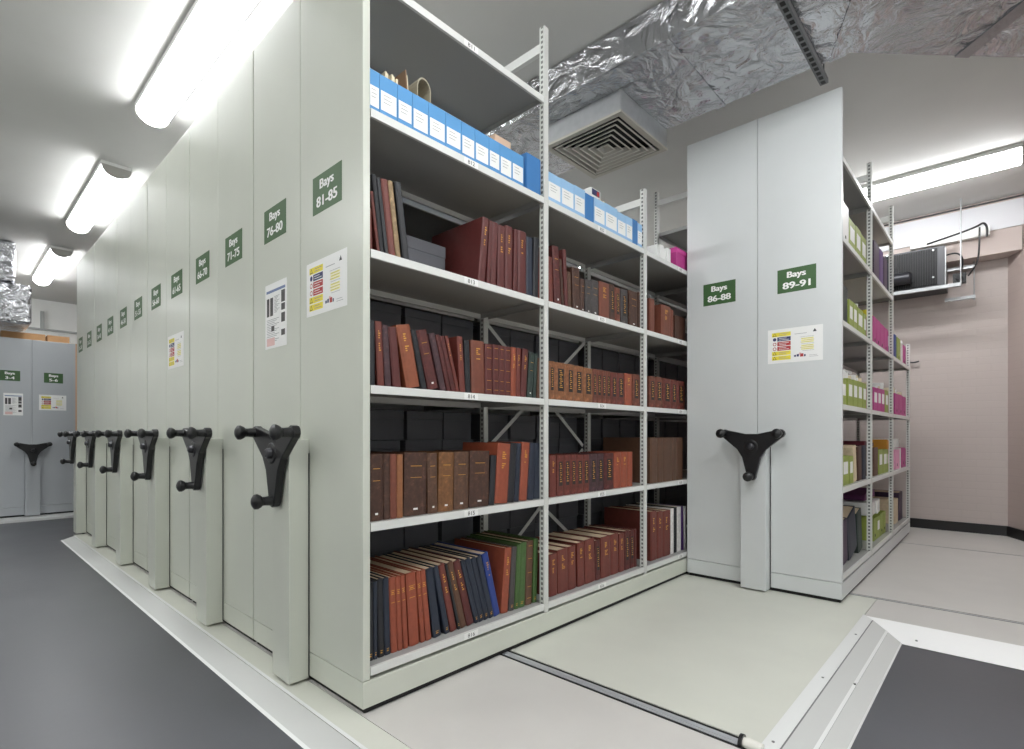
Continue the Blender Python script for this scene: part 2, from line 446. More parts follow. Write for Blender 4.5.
def hand_wheel(parent, z=.93, s=1.0, y0=-.09):
    """black three-armed crank: tapered arms from a wide hub, a knob on a stem standing off each tip"""
    ang = [math.radians(26), math.radians(154), math.radians(270)]
    R = .19*s
    pts = []
    for k, a in enumerate(ang):
        dx, dz = math.cos(a), math.sin(a); nx, nz = -dz, dx
        for t, wd in [(-1, 1), (1, 1)]:
            pass
        pts.append((.07*s*dx - .056*s*nx, .07*s*dz - .056*s*nz))
        pts.append((R*dx*.96 - .028*s*nx, R*dz*.96 - .028*s*nz))
        for q in range(5):
            b = -PI/2 + PI*(q+.5)/5
            pts.append((R*dx + .028*s*(math.cos(b)*dx + math.sin(b)*nx), R*dz + .028*s*(math.cos(b)*dz + math.sin(b)*nz)))
        pts.append((R*dx*.96 + .028*s*nx, R*dz*.96 + .028*s*nz))
        pts.append((.07*s*dx + .056*s*nx, .07*s*dz + .056*s*nz))
    mb = MB()
    M = Matrix.Translation((0, y0, z)) @ Matrix.Rotation(PI/2, 4, 'X')
    mb.prism(pts, 0, .03*s, BLACK, M)
    mb.lathe((0, y0+.02, z), (0, y0-.034*s, z), [(0, .05*s), (.8, .05*s), (1, .04*s)], BLACK, 20)
    o = mb.build('hand_wheel', parent, bevel=.004*s)
    for a in ang:
        x, zz = R*math.cos(a), z + R*math.sin(a)
        k = MB(); L = .085*s
        k.lathe((x, y0-.022*s, zz), (x, y0-.022*s-L, zz), [(0, .021*s), (.1, .02*s), (.42, .0175*s), (.52, .0185*s), (.6, .025*s), (.74, .0305*s), (.86, .0295*s), (.95, .019*s), (1, .008*s)], BLACK, 16)
        k.build('knob', o, smooth=True)
    k = MB().lathe((0, y0-.034*s, z), (0, y0-.056*s, z), [(0, .022*s), (.7, .02*s), (1, .012*s)], mat('hub_bolt', (60, 60, 64), .3, .4), 14)
    k.build('hub_cap', o, smooth=True)
    return o

def upright(parent, x, y, z0, z1):
    """slotted post 30 mm square in plan, open at the back"""
    mb = MB().box(-.015, -.0165, z0, .015, .0165, z1, POST)
    return mb.build('upright', parent, loc=(x, y, 0))

def shelf(parent, x0, x1, y0, y1, z, front, tab=None):
    """tray shelf with down-turned lips all round; front is the x of the open side; tab = number on its front edge"""
    mb = MB()
    mb.box(x0+.012, y0, z-.004, x1-.012, y1, z, TRAY_SHADED)
    mb.box(x0, y0, z-.03, x0+.012, y1, z, SHELF); mb.box(x1-.012, y0, z-.03, x1, y1, z, SHELF)
    mb.box(x0+.012, y0, z-.028, x1-.012, y0+.006, z-.004, TRAY_SHADED); mb.box(x0+.012, y1-.006, z-.028, x1-.012, y1, z-.004, TRAY_SHADED)
    o = mb.build('shelf', parent)
    if tab:
        yc = y0 + (y1-y0)*.5
        t = MB(); xf = front
        t.poly([(xf+.0008, yc-.04, z-.029), (xf+.0008, yc+.04, z-.029), (xf+.0008, yc+.04, z-.002), (xf+.0008, yc-.04, z-.002)], [(0, 1, 2, 3)], WHITE)
        put_text(t, tab, yc, xf+.0013, z-.0155, .04, .017, BLACK, 0, '+x')
        t.build('shelf_number', o)
    return o

def unit(loc, rz, W, L, top, label, signs, group, notices=(), posters=(), wheel=True, col=PANEL, s=1.0, sign=(.226, .15, 1.96), name='mobile_shelving_unit'):
    root = empty(name, loc, rz)
    tag(root, label, 'shelving unit', group)
    h = W/2
    mb = MB().box(-h, 0, .022, h, L, .118, col); mb.box(-h+.01, .012, .001, h-.01, L-.01, .022, RUBBER_SHADE)
    mb.build('carriage', root, bevel=.003)
    for a, b in ((-h, -.0012), (.0012, h)):
        mb = MB().box(a, 0, .121, b, .03, top, col); mb.build('end_panel', root, bevel=.003)
    if wheel:
        c = MB().box(-.078*s, -.082, .012, .078*s, -.0005, .985*s, col); c.box(.0785*s, -.004, .02, .084*s, -.0005, .93*s, RUBBER_SHADE)  # thin black strip put in for the shadow beside the column
        c.build('drive_column', root, bevel=.003)
        hand_wheel(root, .93*s, s)
    for cx, t in signs: bay_sign(root, cx, sign[2], sign[0], sign[1], t)
    for q in notices: safety_notice(root, *q)
    for q in posters: poster(root, *q)
    return root

P = .953
# --- the near rack (bays 76-85), open towards the camera
N1 = unit((-.4825, 0, 0), 0, .965, 5.12, 2.855, 'nearest tall grey mobile rack, its open side full of old bound volumes', [(-.245, '76-80'), (.225, '81-85')], 'mobile racks in the long row',
          notices=[(.2175, 1.5915, .316, .215)], posters=[(-.235, 1.5425, .22, .293)])
h = .4825
UY = [1.0345 + k for k in range(5)]
for k, y in enumerate(UY):
    upright(N1, h-.015, y, .12, (3.04, 2.57, 3.02, 3.02, 3.02)[k])
    upright(N1, h-.445, y, .12, (2.68, 2.5, 3.02, 3.02, 3.02)[k]); upright(N1, -h+.015, y, .12, 2.6)
    zt = (2.92, 2.47, 2.9, 2.9, 2.9)[k]
    MB().box(h-.43, y-.012, zt, h-.03, y+.012, zt+.045, SHELF).build('tie_bar', N1)
for b in range(5):
    y0 = .033 if b == 0 else UY[b-1] + .018
    y1 = UY[b] - .018
    for i, z in enumerate(LEV1):
        if not (i == 0 and b in (1, 2)):
            shelf(N1, h-.46, h, y0, y1, z, h, '8%d%d' % (b+1, i+1) if b < 3 else None)
        if i > 0 or b == 0: shelf(N1, -h, -h+.46, y0, y1, z, -h)
def brace(y0, z0, y1, z1, x):
    a = math.atan2(z1-z0, y1-y0); ln = math.hypot(y1-y0, z1-z0)
    M = Matrix.Translation((x, y0, z0)) @ Matrix.Rotation(a, 4, 'X')
    MB().box(-.0015, 0, -.011, .0015, ln, .011, SHELF, M).build('brace', N1)
xb = h-.4615
brace(1.06, 1.64, 2.0, .93, xb); brace(1.06, .92, 2.02, 1.645, xb+.004)
brace(1.06, .18, 2.0, .905, xb); brace(1.06, .925, 2.02, .21, xb+.004)

# --- the closed-up racks behind it in the row
LB_ = ['71-75', '66-70', '61-65', '56-60', '51-55', '46-50', '41-45', '36-40', '31-35', '26-30']
for k in range(5):
    cx = -.4905 - P*(k+1)
    words = ['second', 'third', 'fourth', 'fifth', 'last'][k]
    u = unit((cx, 0, 0), 0, .938, 5.12, 2.855, '%s grey rack from the camera in the closed-up row, signed Bays %s' % (words, LB_[2*k]),
             [(-.245, LB_[2*k+1]), (.225, LB_[2*k])], 'mobile racks in the long row', notices=[(.203, 1.54, .33, .214)] if k == 1 else ())
    mb = MB()
    for x in (-.456, -.03, .0, .426):
        for y in [1.0345+q for q in range(5)]: mb.box(x, y-.0165, .12, x+.03, y+.0165, 2.84, SHELF)
    for z in LEV1[1:]:
        for x0, x1 in ((-.456, -.005), (.005, .456)): mb.box(x0, .033, z-.03, x1, 5.1, z, SHELF)
    mb.build('shelving_frame', u)

# --- the far rack on the right (bays 86-91)
N2 = unit((.488, 2.621, 0), 0, .962, 3.085, 3.076, 'pale grey rack standing alone at right with green and pink files', [(-.25, '86-88'), (.234, '89-91')], None,
          notices=[(.2235, 1.57, .315, .217)], col=PANEL2, sign=(.221, .15, 1.979))
h2 = .481
UY2 = [.97 + k for k in range(3)]
UY2[2] = 3.068
for k, y in enumerate(UY2):
    upright(N2, h2-.015, y, .12, 2.985 if k < 2 else 1.93); upright(N2, h2-.445, y, .12, 2.985 if k < 2 else 1.93)
    upright(N2, -h2+.015, y, .12, 2.985)
    if k < 2:
        MB().box(h2-.43, y-.012, 2.86, h2-.03, y+.012, 2.905, SHELF).build('tie_bar', N2)
for b in range(3):
    y0 = .033 if b == 0 else UY2[b-1] + .018
    y1 = UY2[b] - .018
    for i, z in enumerate(LEV2):
        if b == 2 and i < 2: continue
        shelf(N2, h2-.46, h2, y0, y1, z, h2); 
        shelf(N2, -h2, -h2+.46, y0, y1, z, -h2)

# --- the lower rack across the end of the aisle (bays 3-6), turned to face along the aisle
N3 = unit((-7.2, -.232, 0), PI/2, .842, 2.4, 2.19, 'low grey rack facing down the aisle at the far left end', [(-.2, '3-4'), (.205, '5-6')], None,
          notices=[(.198, 1.415, .264, .193)], posters=[(-.17, 1.38, .175, .27)], col=mat('panel_blue_grey', (176, 180, 184), .36), s=.88, sign=(.185, .125, 1.728))
for z in (.16, .55, 1.0, 1.45, 1.9):
    MB().box(-.4, .033, z-.03, .4, 2.38, z, SHELF).build('shelf', N3)
mb = MB().box(-7.2-2.5, -1.4, -.028, -6.87, .24, 0, ALUW); struct(mb.build('floor_platform_end'))

# ------------------------------------------------------------------ books and boxes
C = {'mr': (100, 44, 42), 'dr': (122, 58, 49), 'or': (164, 82, 58), 'ob2': (156, 86, 58), 'rb': (130, 72, 55), 'br': (104, 72, 54), 'dbr': (84, 54, 42),
     'tb': (140, 94, 56), 'ob': (158, 102, 66), 'bk': (32, 33, 38), 'nv': (36, 43, 58), 'pb': (84, 56, 62), 'dg': (50, 66, 60), 'gr': (76, 108, 56),
     'bl': (48, 72, 150), 'wh': (225, 222, 220), 'pu': (96, 60, 130), 'dgy': (80, 74, 74), 'tn': (178, 150, 112), 'cr': (208, 190, 160), 'vi': (66, 42, 72),
     'gn': (146, 160, 74), 'mg': (182, 58, 134), 'pk': (232, 160, 196)}
NAMEC = {'mr': 'maroon', 'dr': 'dark red', 'or': 'orange-red', 'ob2': 'russet', 'rb': 'reddish brown', 'br': 'brown', 'dbr': 'dark brown', 'tb': 'tan brown', 'ob': 'light brown',
         'bk': 'black', 'nv': 'navy', 'pb': 'purplish brown', 'dg': 'dark green', 'gr': 'green', 'bl': 'bright blue', 'wh': 'white', 'pu': 'purple', 'dgy': 'dark grey',
         'tn': 'tan', 'cr': 'cream', 'vi': 'dark violet', 'gn': 'lime green', 'mg': 'magenta', 'pk': 'pale pink'}
ORD = ['first', 'second', 'third', 'fourth', 'fifth', 'sixth', 'seventh', 'eighth', 'ninth', 'tenth', 'eleventh', 'twelfth', 'thirteenth', 'fourteenth', 'fifteenth',
       'sixteenth', 'seventeenth', 'eighteenth', 'nineteenth', 'twentieth', 'twenty-first', 'twenty-second', 'twenty-third', 'twenty-fourth', 'twenty-fifth', 'twenty-sixth', 'twenty-seventh', 'twenty-eighth']
SHN = {2: 'second shelf', 3: 'third shelf', 4: 'fourth shelf', 5: 'fifth shelf', 6: 'bottom shelf'}

for k_ in list(C):
    if k_ not in ('wh', 'cr', 'gn', 'pk', 'bk', 'nv', 'mg'): C[k_] = tuple(v*.88 for v in C[k_])

def cover_mat(c, worn):
    return mat_worn('leather_' + c, C[c]) if worn else mat('cloth_' + c, C[c], .5, 0, .12, 40)

def add_book(x, z, y0, wb, H, lean, c, st, D, label, group):
    a = math.radians(lean); w = wb*math.cos(a)
    worn = st in ('w', 'l') and c not in ('or',)
    m = cover_mat(c, worn); t = min(.0035, w*.16); b = min(.004, w*.12)
    mb = MB()
    prof = [(-D, 0), (0, 0), (b, w*.2), (b, w*.8), (0, w), (-D, w), (-D, w-t), (-.006, w-t), (-.006, t), (-D, t)]
    mb.prism(prof, 0, H, m)
    o = mb.build('book', None)
    o.location = (x-b, y0, z + .0004 + (w*math.sin(a) if a > 0 else 0)); o.rotation_euler = (-a, 0, 0)
    tag(o, label, 'book', group)
    MB().box(-D+.005, t+.0003, .004, -.0065, w-t-.0003, H-.005, PAGES).build('page_block', o)
    f = MB(); X = b + .0005
    def q(v0, v1, u0, u1, m, k=0): f.poly([(X+k, w*u0, H*v0), (X+k, w*u1, H*v0), (X+k, w*u1, H*v1), (X+k, w*u0, H*v1)], [(0, 1, 2, 3)], m)
    if st == 'g':
        v = .84
        for i in range(random.choice((5, 7, 8))):
            q(v, v+.02, .36, .36+random.choice((.2, .3, .14)), GILT); v -= .034 if i != 3 else .09
    elif st == 'l':
        q(.25, .84, .24, .76, DARKLAB)
        v = .78
        for i in range(9): q(v, v+.022, .38+.05*(i % 2), .55+.06*(i % 3), GILT, .0004); v -= .055
    elif st in ('b', 'b2'):
        for v in ((.92, .72, .5, .28, .1) if st == 'b' else (.82, .77, .66)): q(v, v+.008, .2, .8, GILT)
        if st == 'b2': q(.79, .805, .3, .66, GILT)
    elif st == 'f': q(.05, .066, .3, .62, GILT); q(.08, .088, .3, .7, GILT)
    elif st == 'w' and w > .03: q(.09, .12, .4, .6, WHITE); q(.78, .79, .25, .75, GILT); q(.6, .607, .25, .75, GILT)
    if f.v: f.build('spine_title', o)
    return o

def add_file(x, z, y0, wb, H, c, st, D, label, group):
    """open-topped card magazine file, its narrow face outwards"""
    m = mat('card_' + c, C[c], .5); t = .002; w = wb-.003
    mb = MB()
    mb.box(-t, 0, 0, 0, w, H, m); mb.box(-D, 0, 0, -t, w, t, m)
    mb.box(-D, 0, t, -D+t, w, H, m)
    for a in (0, w-t):
        mb.poly([(-D+t, a, t), (-t, a, t), (-t, a, H), (-D+t, a, H), (-D+t, a+t, t), (-t, a+t, t), (-t, a+t, H), (-D+t, a+t, H)],
                [(0, 1, 2, 3), (7, 6, 5, 4), (3, 2, 6, 7)], m)
    o = mb.build('magazine_file', None, loc=(x, y0, z+.0004)); tag(o, label, 'magazine file', group)
    if st == 'L':
        MB().box(.0002, w*.18, H*.38, .0012, w*.82, H*.8, WHITE).build('label_card', o)
    else:
        MB().lathe((.0001, w/2, H*.22), (.0012, w/2, H*.22), [(0, .013), (1, .013)], mat('hole_shadow', (40, 44, 30), .7), 14).build('finger_hole', o)
    return o

def add_papers(x0, x1, y0, y1, z, H, label, group, m=PAPER, n=7):
    """loose standing sheets, uneven along their tops"""
    mb = MB(); k = n
    for i in range(k):
        a = y0 + (y1-y0)*i/k; b = y0 + (y1-y0)*(i+.8)/k
        hh = H*(random.uniform(.82, 1.0)); dx = random.uniform(0, .03)
        mb.box(x0+dx, a, 0, x1-random.uniform(0, .02), b, hh, m)
    o = mb.build('paper_bundle', None, loc=(0, 0, z)); tag(o, label, 'papers', group)
    return o

ROWS = [
 ('1.3a',-0.03,1.676,[(0.039,0.028,0.157,-3.6,'dr','p'),(0.08,0.012,0.225,-7.9,'dr','w'),(0.093,0.018,0.291,-7.3,'bk','w'),(0.115,0.016,0.287,-7.8,'bk','p'),(0.133,0.03,0.289,-7.6,'dr','p'),(0.165,0.021,0.293,-7.7,'tn','w'),(0.197,0.03,0.299,-7.9,'bk','p')]),
 ('1.3b',-0.03,1.676,[(0.596,0.041,0.302,5.9,'mr','g'),(0.65,0.02,0.299,3.6,'mr','p'),(0.675,0.033,0.299,2.9,'mr','p'),(0.718,0.047,0.297,1.2,'mr','g'),(0.77,0.048,0.308,0.7,'mr','g'),(0.826,0.025,0.307,1.7,'mr','p'),(0.859,0.059,0.311,0.4,'mr','g'),(0.921,0.046,0.297,0.0,'nv','p'),(0.97,0.039,0.308,1.7,'bk','p'),(1.01,0.016,0.269,2.6,'dr','p')]),
 ('1.4',-0.03,1.184,[(0.04,0.03,0.24,-0.2,'bk','p'),(0.082,0.029,0.242,-2.8,'dr','g'),(0.115,0.027,0.233,-3.7,'pb','w'),(0.151,0.037,0.229,-5.8,'mr','p'),(0.213,0.065,0.246,-11.7,'ob2','g'),(0.286,0.026,0.238,-13.3,'bk','w'),(0.32,0.054,0.241,-14.9,'mr','w'),(0.383,0.031,0.238,-14.9,'pb','w'),(0.419,0.02,0.238,-15.8,'mr','w'),(0.443,0.025,0.236,-16.5,'mr','w'),(0.469,0.018,0.24,-15.5,'dr','g'),(0.49,0.031,0.24,-4.3,'dr','g'),(0.523,0.03,0.228,-2.3,'bk','w'),(0.558,0.079,0.235,-1.2,'rb','g'),(0.639,0.047,0.23,0.0,'mr','b'),(0.689,0.039,0.233,0.0,'mr','b'),(0.729,0.036,0.233,0.0,'mr','b'),(0.766,0.043,0.233,0.0,'mr','b'),(0.812,0.032,0.235,0.5,'or','g'),(0.846,0.029,0.235,1.2,'dr','g'),(0.878,0.041,0.236,4.1,'mr','g'),(0.925,0.039,0.223,5.1,'dg','w'),(0.97,0.021,0.224,3.8,'dg','p'),(1.003,0.023,0.204,0.8,'br','p')]),
 ('1.5',-0.03,0.684,[(0.045,0.061,0.247,0.0,'dbr','w'),(0.109,0.028,0.247,-0.5,'dbr','w'),(0.138,0.029,0.246,-0.2,'rb','p'),(0.168,0.027,0.244,0.0,'ob','p'),(0.198,0.109,0.249,1.4,'dbr','w'),(0.318,0.05,0.245,-0.9,'br','w'),(0.37,0.08,0.246,1.4,'tb','w'),(0.454,0.083,0.246,1.2,'br','w'),(0.542,0.119,0.247,1.6,'dbr','w'),(0.664,0.035,0.226,3.8,'bk','p'),(0.701,0.084,0.278,4.7,'or','g'),(0.787,0.044,0.281,4.5,'bk','p'),(0.835,0.03,0.279,3.9,'nv','p'),(0.868,0.056,0.282,4.7,'or','g'),(0.929,0.044,0.28,4.3,'nv','p'),(0.977,0.051,0.277,3.7,'nv','p')]),
 ('1.6',-0.05,0.163,[(0.051,0.025,0.291,-0.2,'bk','f'),(0.078,0.015,0.29,-0.4,'nv','f'),(0.099,0.025,0.296,-1.4,'bk','f'),(0.127,0.025,0.295,-1.7,'nv','f'),(0.156,0.028,0.292,-2.4,'or','b2'),(0.186,0.022,0.29,-2.6,'or','b2'),(0.213,0.021,0.291,-3.3,'or','b2'),(0.242,0.047,0.292,-3.7,'or','b2'),(0.298,0.02,0.292,-5.3,'or','b2'),(0.324,0.027,0.293,-6.3,'or','b2'),(0.364,0.039,0.294,-8.6,'nv','f'),(0.424,0.026,0.299,-12.4,'nv','f'),(0.457,0.033,0.302,-13.4,'dr','g'),(0.497,0.013,0.303,-14.5,'bk','f'),(0.513,0.033,0.305,-15.0,'br','g'),(0.552,0.039,0.306,-15.9,'mr','g'),(0.599,0.023,0.306,-17.1,'nv','f'),(0.623,0.033,0.305,-16.6,'nv','f'),(0.657,0.03,0.303,-16.5,'nv','f'),(0.688,0.031,0.302,-16.0,'nv','f'),(0.72,0.038,0.309,-15.0,'bl','g'),(0.763,0.046,0.302,5.5,'or','g'),(0.817,0.035,0.302,4.2,'dgy','f'),(0.856,0.026,0.306,3.6,'gr','f'),(0.885,0.045,0.312,3.1,'gr','f'),(0.934,0.048,0.313,2.6,'br','b'),(0.991,0.045,0.317,2.2,'gr','f')]),
 ('2.3',-0.03,1.676,[(1.087,0.043,0.24,-1.9,'dr','p'),(1.144,0.054,0.306,-4.1,'mr','w'),(1.206,0.018,0.25,-5.7,'dbr','w'),(1.232,0.028,0.309,-3.7,'mr','p'),(1.262,0.026,0.199,-2.6,'br','w'),(1.303,0.068,0.234,-2.2,'dbr','w'),(1.372,0.037,0.188,0.0,'dbr','w'),(1.417,0.056,0.196,0.0,'dgy','w'),(1.475,0.075,0.205,0.0,'dgy','w'),(1.557,0.105,0.214,-0.8,'rb','g'),(1.664,0.058,0.221,-1.0,'dbr','l'),(1.726,0.058,0.212,-1.1,'rb','l'),(1.792,0.081,0.217,-1.1,'dgy','l'),(1.889,0.102,0.228,0.0,'dbr','w'),(2.0,0.076,0.237,0.0,'dbr','w')]),
 ('2.4',-0.03,1.184,[(1.098,0.043,0.199,0.0,'ob','l'),(1.143,0.098,0.198,0.0,'ob','l'),(1.244,0.068,0.198,0.0,'ob','l'),(1.314,0.082,0.196,0.0,'ob','l'),(1.401,0.087,0.193,0.0,'ob','l'),(1.49,0.038,0.194,0.0,'rb','l'),(1.53,0.049,0.193,0.0,'rb','l'),(1.581,0.046,0.194,0.0,'rb','l'),(1.628,0.047,0.194,0.0,'rb','l'),(1.68,0.067,0.192,0.0,'dr','l'),(1.748,0.082,0.194,0.0,'dr','l'),(1.836,0.085,0.199,0.0,'or','g'),(1.93,0.116,0.202,0.0,'rb','l')]),
 ('2.5',-0.03,0.684,[(1.103,0.054,0.213,0.0,'dr','g'),(1.162,0.057,0.213,0.0,'dr','l'),(1.221,0.058,0.213,0.0,'dr','l'),(1.281,0.051,0.212,0.0,'dr','l'),(1.334,0.059,0.21,0.0,'dr','l'),(1.394,0.063,0.21,0.0,'dr','l'),(1.459,0.073,0.211,0.0,'pb','l'),(1.533,0.069,0.212,0.0,'pb','l'),(1.609,0.1,0.213,0.0,'mr','l'),(1.713,0.079,0.214,0.0,'or','g'),(1.794,0.072,0.215,0.0,'or','g'),(1.868,0.062,0.215,0.0,'or','p')]),
 ('2.6',-0.05,0.163,[(1.125,0.064,0.219,-0.5,'dr','g'),(1.198,0.09,0.23,-1.5,'dr','g'),(1.291,0.067,0.233,-1.5,'dr','g'),(1.374,0.066,0.242,-1.4,'dr','g'),(1.447,0.099,0.247,-2.3,'dr','g'),(1.55,0.048,0.23,-1.7,'mr','l'),(1.605,0.107,0.24,-1.0,'dr','g'),(1.714,0.084,0.241,-1.0,'dr','g'),(1.806,0.058,0.234,-1.0,'dr','g'),(1.868,0.06,0.242,-0.9,'mr','l'),(1.93,0.053,0.238,-1.0,'mr','l'),(1.987,0.069,0.239,-1.0,'mr','p'),(2.065,0.052,0.223,-1.0,'bk','p')]),
 ('3.3',-0.03,1.676,[(2.146,0.068,0.227,0.0,'rb','p'),(2.308,0.142,0.217,0.0,'rb','g'),(2.452,0.038,0.203,0.0,'rb','p'),(2.516,0.165,0.177,0.0,'dbr','p')]),
 ('3.4',-0.03,1.184,[(2.146,0.077,0.208,0.0,'rb','l'),(2.226,0.101,0.209,0.0,'rb','l'),(2.336,0.116,0.208,0.0,'dr','l'),(2.455,0.084,0.208,0.0,'dr','l'),(2.542,0.128,0.206,0.0,'dr','l')]),
 ('3.5',-0.03,0.684,[(2.151,0.105,0.303,0.0,'br','p'),(2.26,0.074,0.302,0.0,'br','p'),(2.336,0.129,0.302,0.0,'br','p'),(2.467,0.064,0.302,0.0,'br','p'),(2.534,0.104,0.301,0.0,'br','p')]),
 ('3.6',-0.05,0.163,[(2.197,0.085,0.329,0.0,'dr','g'),(2.287,0.079,0.319,0.0,'dr','g'),(2.368,0.117,0.313,0.0,'dr','g'),(2.49,0.047,0.318,0.0,'wh','p'),(2.542,0.042,0.321,0.0,'bk','p'),(2.586,0.067,0.32,0.0,'wh','p'),(2.67,0.027,0.32,-2.9,'pu','p'),(2.703,0.033,0.314,0.0,'wh','p')]),
 ('r1.2',0.938,2.197,[(2.791,0.185,0.267,0.0,'wh','F'),(2.982,0.208,0.219,0.0,'gn','F'),(3.197,0.184,0.229,0.0,'gn','F'),(3.388,0.278,0.221,0.0,'gn','F'),(3.698,0.081,0.292,0.0,'bk','p')]),
 ('r2.2',0.938,2.197,[(3.897,0.233,0.319,0.0,'vi','p'),(4.14,0.183,0.316,0.0,'pu','p'),(4.343,0.186,0.302,0.0,'vi','p'),(4.54,0.187,0.29,0.0,'nv','p')]),
 ('r1.3',0.938,1.692,[(2.791,0.161,0.25,0.0,'dg','p'),(2.988,0.124,0.194,0.0,'gn','F'),(3.119,0.131,0.196,0.0,'gn','F'),(3.257,0.196,0.189,0.0,'gn','F'),(3.468,0.198,0.184,0.0,'gn','F')]),
 ('r2.3',0.938,1.692,[(3.846,0.147,0.227,0.0,'mg','F'),(4.002,0.147,0.226,0.0,'mg','F'),(4.158,0.185,0.219,0.0,'mg','F'),(4.353,0.176,0.216,0.0,'mg','F'),(4.54,0.187,0.209,0.0,'mg','L')]),
 ('r3.3',0.938,1.692,[(4.914,0.147,0.235,0.0,'bl','p'),(5.086,0.209,0.231,0.0,'gn','F'),(5.322,0.152,0.205,0.0,'wh','p'),(5.502,0.25,0.208,0.0,'mg','F')]),
 ('r1.4',0.938,1.188,[(2.78,0.125,0.169,0.0,'gn','L'),(2.952,0.154,0.182,0.0,'gn','L'),(3.112,0.151,0.185,0.0,'gn','L'),(3.27,0.161,0.187,0.0,'gn','L'),(3.439,0.164,0.185,0.0,'gn','L'),(3.611,0.168,0.183,0.0,'gn','L')]),
 ('r2.4',0.938,1.188,[(3.863,0.175,0.185,0.0,'mg','L'),(4.047,0.159,0.189,0.0,'mg','L'),(4.215,0.158,0.192,0.0,'mg','L'),(4.404,0.168,0.195,0.0,'gn','L'),(4.583,0.167,0.201,0.0,'gn','L')]),
 ('r3.4',0.938,1.188,[(4.938,0.251,0.201,0.0,'mg','F'),(5.202,0.243,0.203,0.0,'mg','F'),(5.459,0.263,0.197,0.0,'mg','F')]),
 ('r1.5',0.938,0.6855,[(2.791,0.191,0.185,0.0,'gn','L'),(2.994,0.125,0.179,0.0,'gn','L'),(3.149,0.108,0.236,-9.3,'cr','p'),(3.284,0.14,0.236,-3.4,'dbr','p'),(3.446,0.268,0.243,0.0,'nv','p')]),
 ('r2.5',0.938,0.6855,[(3.88,0.195,0.219,0.0,'br','p'),(4.093,0.19,0.202,0.0,'gn','L'),(4.303,0.205,0.198,0.0,'gn','L'),(4.518,0.186,0.194,0.0,'gn','L'),(4.716,0.126,0.19,0.0,'gn','L')]),
 ('r3.5',0.938,0.6855,[(4.962,0.266,0.18,0.0,'pk','F'),(5.241,0.108,0.191,0.0,'wh','p'),(5.376,0.227,0.192,0.0,'mg','F'),(5.618,0.227,0.181,0.0,'mg','F')]),
 ('r1.6',0.918,0.163,[(2.894,0.178,0.278,-7.0,'vi','p'),(3.112,0.274,0.291,-14.8,'nv','p'),(3.414,0.206,0.291,-11.1,'dg','p')]),
 ('r2.6',0.918,0.163,[(3.995,0.143,0.177,0.0,'gn','F'),(4.147,0.142,0.175,0.0,'gn','L'),(4.298,0.149,0.183,0.0,'gn','F'),(4.457,0.179,0.183,0.0,'gn','F')]),
 ('r3.6',0.918,0.163,[(5.099,0.231,0.228,0.0,'cr','p'),(5.383,0.252,0.272,0.0,'vi','p'),(5.664,0.303,0.239,0.0,'vi','p')]),
]


for key, x, z, items in ROWS:
    rt = key[0] == 'r'
    k = key[1:] if rt else key
    bay = int(k[0]); sh = int(k[2]); base = 0
    half = 'b' if k.endswith('b') else ''
    where = SHN[sh]
    rack = ('right rack' if rt else 'near rack') + [', near bay', ', middle bay', ', far bay'][bay-1]
    zs = LEV2[sh-1] if rt else LEV1[sh-1]
    nfile = 0
    for j, (y0, wb, H, lean, c, st) in enumerate(items):
        if j == 0 and key == '1.4': lean = 0
        if key == '1.3a' and j == 0: lean = -2; wb = .021
        if key in ('r1.2', 'r1.3') and c == 'gn': st = 'L'
        if not rt:
            lim = UY[bay-1] - .0185 + (.006 if lean > 0 else 0)
            if y0 + wb > lim: wb = lim - y0
            if wb < .009: continue
        if rt:
            lim = (2.621 + UY2[bay-1] - .02)
            if y0 + wb > lim: wb = lim - y0
            if wb < .03: continue
        pos = ORD[j+7] if half else ORD[j]
        n_ = ('last' if j == len(items)-1 and not key.endswith('a') else pos) + ' along'
        if st in 'FL':
            lab = '%s file%s, %s %s %s' % (NAMEC[c], ' with label' if st == 'L' else '', n_, where, rack)
            add_file(x, zs, y0, wb, H, c, st, .3, lab, 'card files on the right rack')
            if key not in ('r2.3', 'r3.5', 'r2.5', 'r2.6', 'r1.5') and ((j + bay) % 2 == 0 or sh in (4, 5)):
                add_papers(x-.27, x-.02, y0+.015, y0+wb-.02, zs+.004, H+random.uniform(.03, .07),
                           'papers in %s file %s %s %s' % (NAMEC[c], n_, where, rack), 'papers in the card files', WHITE if j % 2 else PAPER, 5)
        else:
            D = .3 if wb > .03 else .26
            if key in ('1.3b', '3.5', '3.6', '1.6'): D = .36
            if key in ('2.4', '2.3', '2.5', '3.4', '1.5'): D = .24
            if rt: D = .28
            kind = 'gilt-lettered ' if st == 'g' else 'dark-labelled ' if st == 'l' else 'worn ' if st == 'w' else ''
            lab = '%s%s book, %s %s %s' % (kind, NAMEC[c], n_, where, rack)
            add_book(x, zs, y0, wb, H, lean, c, st, D, lab, 'bound volumes on the ' + ('right rack' if rt else 'near rack'))

